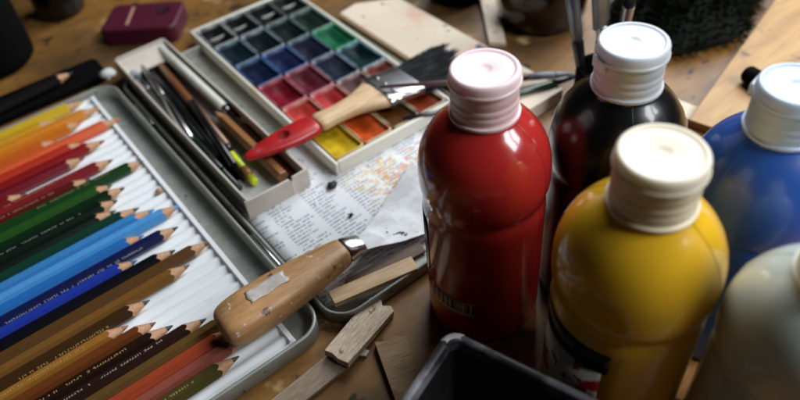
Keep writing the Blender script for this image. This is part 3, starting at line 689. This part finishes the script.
lump('wood_shaving', 'tan pencil shaving crumb lying on the ribbed white liner', 'shaving', 74, 474, 6.4, 3.4, MT['rawwood'], None, .5, 6)

# ------------------------------------------------------------------ dark square pot in front
pk = Vector((134.3, 168.3)); e1 = Vector((.32, -.947)); e2 = Vector((-.942, -.336)); PL = 104
pc = pk + e1 * PL / 2 + e2 * PL / 2
pot = thing('square_pot', 'deep dark square plastic pot with scuffed rim and one bare white corner', 'pot', (pc.x, pc.y, 0), R(-71.3))
PH = 86
def pring(d, z, r=10): return [V3(x, y, z) for x, y in rrect(-PL / 2 + d, PL / 2 - d, -PL / 2 + d, PL / 2 - d, r, 9)]
m = MB(); m.loft([pring(10, 0), pring(8.5, 1.5), pring(1.6, PH - 8)], cap=False)
m.loft([pring(5.6, PH - 8, 6), pring(14, 6, 6), pring(18, 3, 6)], cap=False)
m.b.faces.new([m.b.verts.new(p) for p in pring(10, 0)]); m.b.faces.new([m.b.verts.new(p) for p in pring(18, 3, 6)])
m.build('body', MT['pot'], pot, angle=50)
m = MB(); m.loft([pring(1.6, PH - 8), pring(.4, PH - 6.5), pring(0, PH - 3), pring(.8, PH - .8), pring(1.8, PH), pring(4.4, PH), pring(5.2, PH - .8, 6), pring(5.4, PH - 3, 6), pring(5.6, PH - 8, 6)], cap=False)
m.build('rim', MT['potrim'], pot, angle=60)
# bare white patch on the rim's far corner: a thin flake of primer showing through
m = MB(); rng = random.Random(9)
rng_off = [.25]
arc = []
cxy = (-PL / 2 + 10, PL / 2 - 10)
prof_r = [(0.9, PH - 7), (.1, PH - 3), (.7, PH - .6), (2.3, PH + .25), (4.4, PH + .25), (5.1, PH - .5), (5.3, PH - 3)]
cols = []
for i in range(17):
    f = i / 16; a = R(90 + 90 * f); row_ = []
    for d, z in prof_r:
        rr = max(10 - d, .8) + .2; row_.append(m.b.verts.new((cxy[0] + rr * math.cos(a) + (0), cxy[1] + rr * math.sin(a), z + rng.uniform(-.1, .1))))
    cols.append(row_)
for i in range(16):
    for k in range(len(prof_r) - 1):
        if (i in (0, 15) and k in (0, 3, 5)) or (i in (1, 14) and k == 5): continue
        m.b.faces.new((cols[i][k], cols[i + 1][k], cols[i + 1][k + 1], cols[i][k + 1]))
m.build('bare_corner', MT['potchip'], pot, angle=60)

# ------------------------------------------------------------------ things further back
er = thing('eraser_case', 'maroon plastic block with pale diagonal stripe and dark oval hole behind the tin', 'eraser', (179, 745, 0), R(-39))
m = MB(); m.prism(rrect(-41, 44, -29, 29, 9), 0.2, 20); m.build('body', MT['maroon'], er, bevel=2.4, seg=3)
m = MB(); m.prism([(-13, -19), (-10, -19), (-13, 20), (-16, 20)], 20.05, 20.4); m.build('stripe', plain('pale_stripe', srgb(188, 146, 130), .4), er)
m = MB(); m.lathe([(0, 20.0), (8.5, 20.0), (8.8, 20.6), (7.6, 20.9), (6.8, 20.5), (0, 20.3)], 28, c=(24, 8)); m.build('hole', plain('maroon_dark', srgb(44, 8, 22), .5), er, angle=50)

pc_ = thing('pencil_case', 'flat black case lying along the far edge of the pencil tin', 'pencil case', (20, 702, 0), R(-1))
m = MB(); m.prism(rrect(-150, 90, -20, 22, 8), .2, 9); m.build('shell', MT['black'], pc_, bevel=2)
m = MB(); m.stick((-148, -2, 9.6), (86, -2, 9.6), 1.0, seg=8); m.build('zip', MT['black'], pc_)
t = thing('colored_pencil', 'black pencil with bare wood point lying on the flat black case', 'pencil', (82, 699, 14.4), R(6)); pencil(t, 190, srgb(18, 18, 18), 0, .3, None, 201, .3)
lump('paper_scrap', 'crumpled grey paper scrap wedged at the far corner of the cardboard box', 'paper', 106, 664, 12, 8, MT['cardin'], None, .7, 12)

def jar(name, label, x, y, prof, mat, lidmat=None, lidprof=None):
    t = thing(name, label, 'jar', (x, y, 0)); m = MB(); m.lathe(prof, 48); m.build('body', mat, t, angle=50)
    if lidprof: m = MB(); m.lathe(lidprof, 48); m.build('lid', lidmat or mat, t, angle=40)
jar('paint_jar', 'tall black jar in the upper left corner of the picture', 22, 812, [(0, .5), (42, .2), (46, 4), (47, 12), (47, 112), (44, 120), (38, 124), (0, 124)], MT['black'], MT['black'], [(39, 124.3), (41, 125), (41, 146), (38, 149), (0, 149)])
jar('paint_jar', 'small black jar standing right of the tall black one', 121, 868, [(0, .5), (24, .2), (27.5, 3), (28.5, 10), (28.5, 70), (25, 76), (0, 76)], MT['blackgloss'], MT['black'], [(24, 76.3), (26, 77), (26, 92), (24, 94), (0, 94)])
brj = M('brown_glass', srgb(30, 16, 10), .1)
jar('paint_jar', 'dark brown glossy jar at the top edge between board and standing tools', 508, 446, [(0, .5), (36, .2), (42, 4), (46, 14), (47, 34), (45, 60), (40, 74), (33, 82), (0, 82)], brj, MT['black'], [(33, 82.3), (35, 83), (35, 98), (33, 100), (0, 100)])
jar('paint_jar', 'low dark jar behind the wooden board at the top edge', 478, 545, [(0, .5), (26, .2), (30, 4), (31, 12), (31, 44), (27, 50), (0, 50)], MT['black'], brj, [(27, 50.3), (29, 51), (29, 62), (0, 62)])
t = thing('painted_stick', 'pale paint smeared wooden stick lying beside the dark brown jar', 'stick', (465, 478, 0), R(52))
m = MB(); m.prism([(-52, -9), (40, -8), (60, -6), (60, 7), (38, 9), (-50, 8)], .3, 6); m.build('blade', MT['board'], t, bevel=.8)

# pot of upright tools behind the black bottle
tj = thing('tool_jar', 'dark jar holding upright knives and brushes behind the black bottle', 'jar', (422, 299, 0))
m = MB(); m.lathe([(0, 3), (18.5, 3), (18.5, 49), (19.5, 50), (20.5, 50), (21.5, 49), (21.5, 3), (20.5, .4), (0, .4)], 40); m.build('body', MT['black'], tj, angle=40)
def up(name, label, cat, a, b, parts):
    """upright tool from a (inside the jar) to b; parts: (f0, f1, r0, r1, mat, name, flat)"""
    a, b = Vector(a), Vector(b); d = b - a; t = thing(name, label, cat, tuple(a))
    for f0, f1, r0, r1, mat, nm, flat in parts:
        L = d.length * (f1 - f0); m = MB(); m.lathe([(r0 * .8, 0), (r0, L * .02), (r1, L * .96), (r1 * .7, L)], 18, ax=d, o=d * f0, sq=(1, flat)); m.build(nm, mat, t, angle=50)
glass = plain('blue_grey_steel', srgb(120, 132, 140), .3, .7, .15, 90)
up('palette_knife', 'broad blue grey spatula standing in the tool jar', 'spatula', (428, 296, 5), (424, 326, 190), [(0, .36, 4, 5, blk, 'handle', 1), (.36, .42, 4.5, 4.5, MT['steel'], 'ferrule', 1), (.42, 1, 12, 15, glass, 'blade', .2)])
up('palette_knife', 'narrow grey bladed knife leaning left in the tool jar', 'spatula', (416, 305, 5), (396, 336, 180), [(0, .4, 3, 5, blk, 'handle', 1), (.4, .8, 5, 6.5, glass, 'ferrule', 1), (.8, 1, 8, 8, glass, 'blade', .3)])
up('paint_brush', 'dark brush leaning towards the black bottle in the tool jar', 'paintbrush', (424, 288, 5), (437, 292, 130), [(0, .6, 3, 4, dk_green, 'handle', 1), (.6, .8, 4.4, 5, MT['steel'], 'ferrule', 1), (.8, 1, 5, 2, MT['bristle'], 'bristles', 1)])

# dark green rag
ragm = M('rag_cloth', srgb(18, 23, 17), .95); n_ = ragm.noise(240, 6); ragm.mix(ragm.ramp(n_, [(.4, 0.0), (.7, 1.0)]), srgb(12, 14, 11)); ragm.bump(n_, .8, .002)
from mathutils import noise as mnoise
m = MB(); nu, nv = 64, 20; rg = []
for j in range(nv + 1):
    f = j / nv; ring_ = []
    for i in range(nu):
        a = 2 * math.pi * i / nu; edge = 1 + .12 * math.sin(3 * a + 1) + .07 * math.sin(7 * a)
        rad = (1 - f) ** .6 if f < 1 else 0
        x = 96 * edge * rad * math.cos(a); y = 58 * edge * rad * math.sin(a)
        z = 46 * (1 - rad ** 2.4) ** .7 if f > 0 else 0.3
        d = (1 - abs(mnoise.noise((x * .03, y * .045, 7.1))) * 2.6) * 11 + mnoise.noise((x * .03, y * .03, z * .02)) * 8 + mnoise.noise((x * .09, y * .09, z * .1)) * 5
        k = min(1, f * 5); ring_.append(m.b.verts.new((x + d * k * .5, y + d * k * .4, max(.3, z + d * k))))
    rg.append(ring_)
for j in range(nv):
    for i in range(nu):
        m.b.faces.new((rg[j][i], rg[j][(i + 1) % nu], rg[j + 1][(i + 1) % nu], rg[j + 1][i]))
m.b.faces.new(list(reversed(rg[0])))
rag = m.build('cloth_rag', ragm, None, (612, 338, 0), R(-4), sub=1, angle=180)
# frayed wool fibres standing off the cloth
me_ = rag.data; m = MB(); rng = random.Random(21); fc = [p for p in me_.polygons if p.center.z > 2 * S]
for k in range(9000):
    p = rng.choice(fc); vs = [me_.vertices[i].co / S for i in p.vertices]; wts = [rng.random() for _ in vs]; tot = sum(wts)
    c0 = sum((v * w_ for v, w_ in zip(vs, wts)), Vector()) / tot; nn_ = (p.normal + Vector((rng.uniform(-.9, .9), rng.uniform(-.9, .9), rng.uniform(-.4, .6)))).normalized()
    sd = nn_.cross(Vector((rng.uniform(-1, 1), rng.uniform(-1, 1), rng.uniform(-1, 1)))).normalized() * rng.uniform(.5, 1.1); L = rng.uniform(4, 10)
    m.quad(c0 - sd, c0 + sd, c0 + nn_ * L + sd * .3, c0 + nn_ * L - sd * .3)
fm = plain('wool_fibre', srgb(34, 42, 24), .95, 0, .35, 60, Specular_IOR_Level=.1); fz = m.build('wool_fuzz', fm, rag, smooth=False); fz['kind'] = 'stuff'
tag(rag, 'crumpled fuzzy dark green black cloth lying behind the black and blue bottles', 'rag')

# light drawing board on the right, paper scrap, knob
pl = MB(); d1 = Vector((.97, .243)); d2 = Vector((.243, -.97)); p0 = Vector((462, 232))
P_ = [p0, p0 + d2 * 260, p0 + d2 * 260 + d1 * 330, p0 + d1 * 330]
pl.prism([(p.x - 600, p.y - 200) for p in P_], .2, 8)
tag(pl.build('drawing_board', MT['plank'], None, (600, 200, 0), bevel=1), 'light yellow brown wooden drawing board under the blue bottle side of the table', 'board')
ps = MB(); ps.prism([(-12, -16), (8, -18), (14, 12), (2, 18), (-9, 10)], 0, .5)
tag(ps.build('paper_scrap', MT['board'], None, (478, 250, .4), R(20)), 'torn pale paint flecked paper scrap at the left edge of the drawing board', 'paper')
kb = thing('paint_stub', 'short dark red stub with black end lying on the light drawing board', 'crayon', (541, 219, 16), 0)
m = MB(); m.stick((0, 0, 0), (-4, -17, 0), 7.6, 7.6); m.build('barrel', plain('dark_red', srgb(120, 30, 34), .5), kb)
m = MB(); m.stick((3, 13, 0), (0, 0, 0), 7.9, 8.2); m.build('cap', MT['black'], kb)
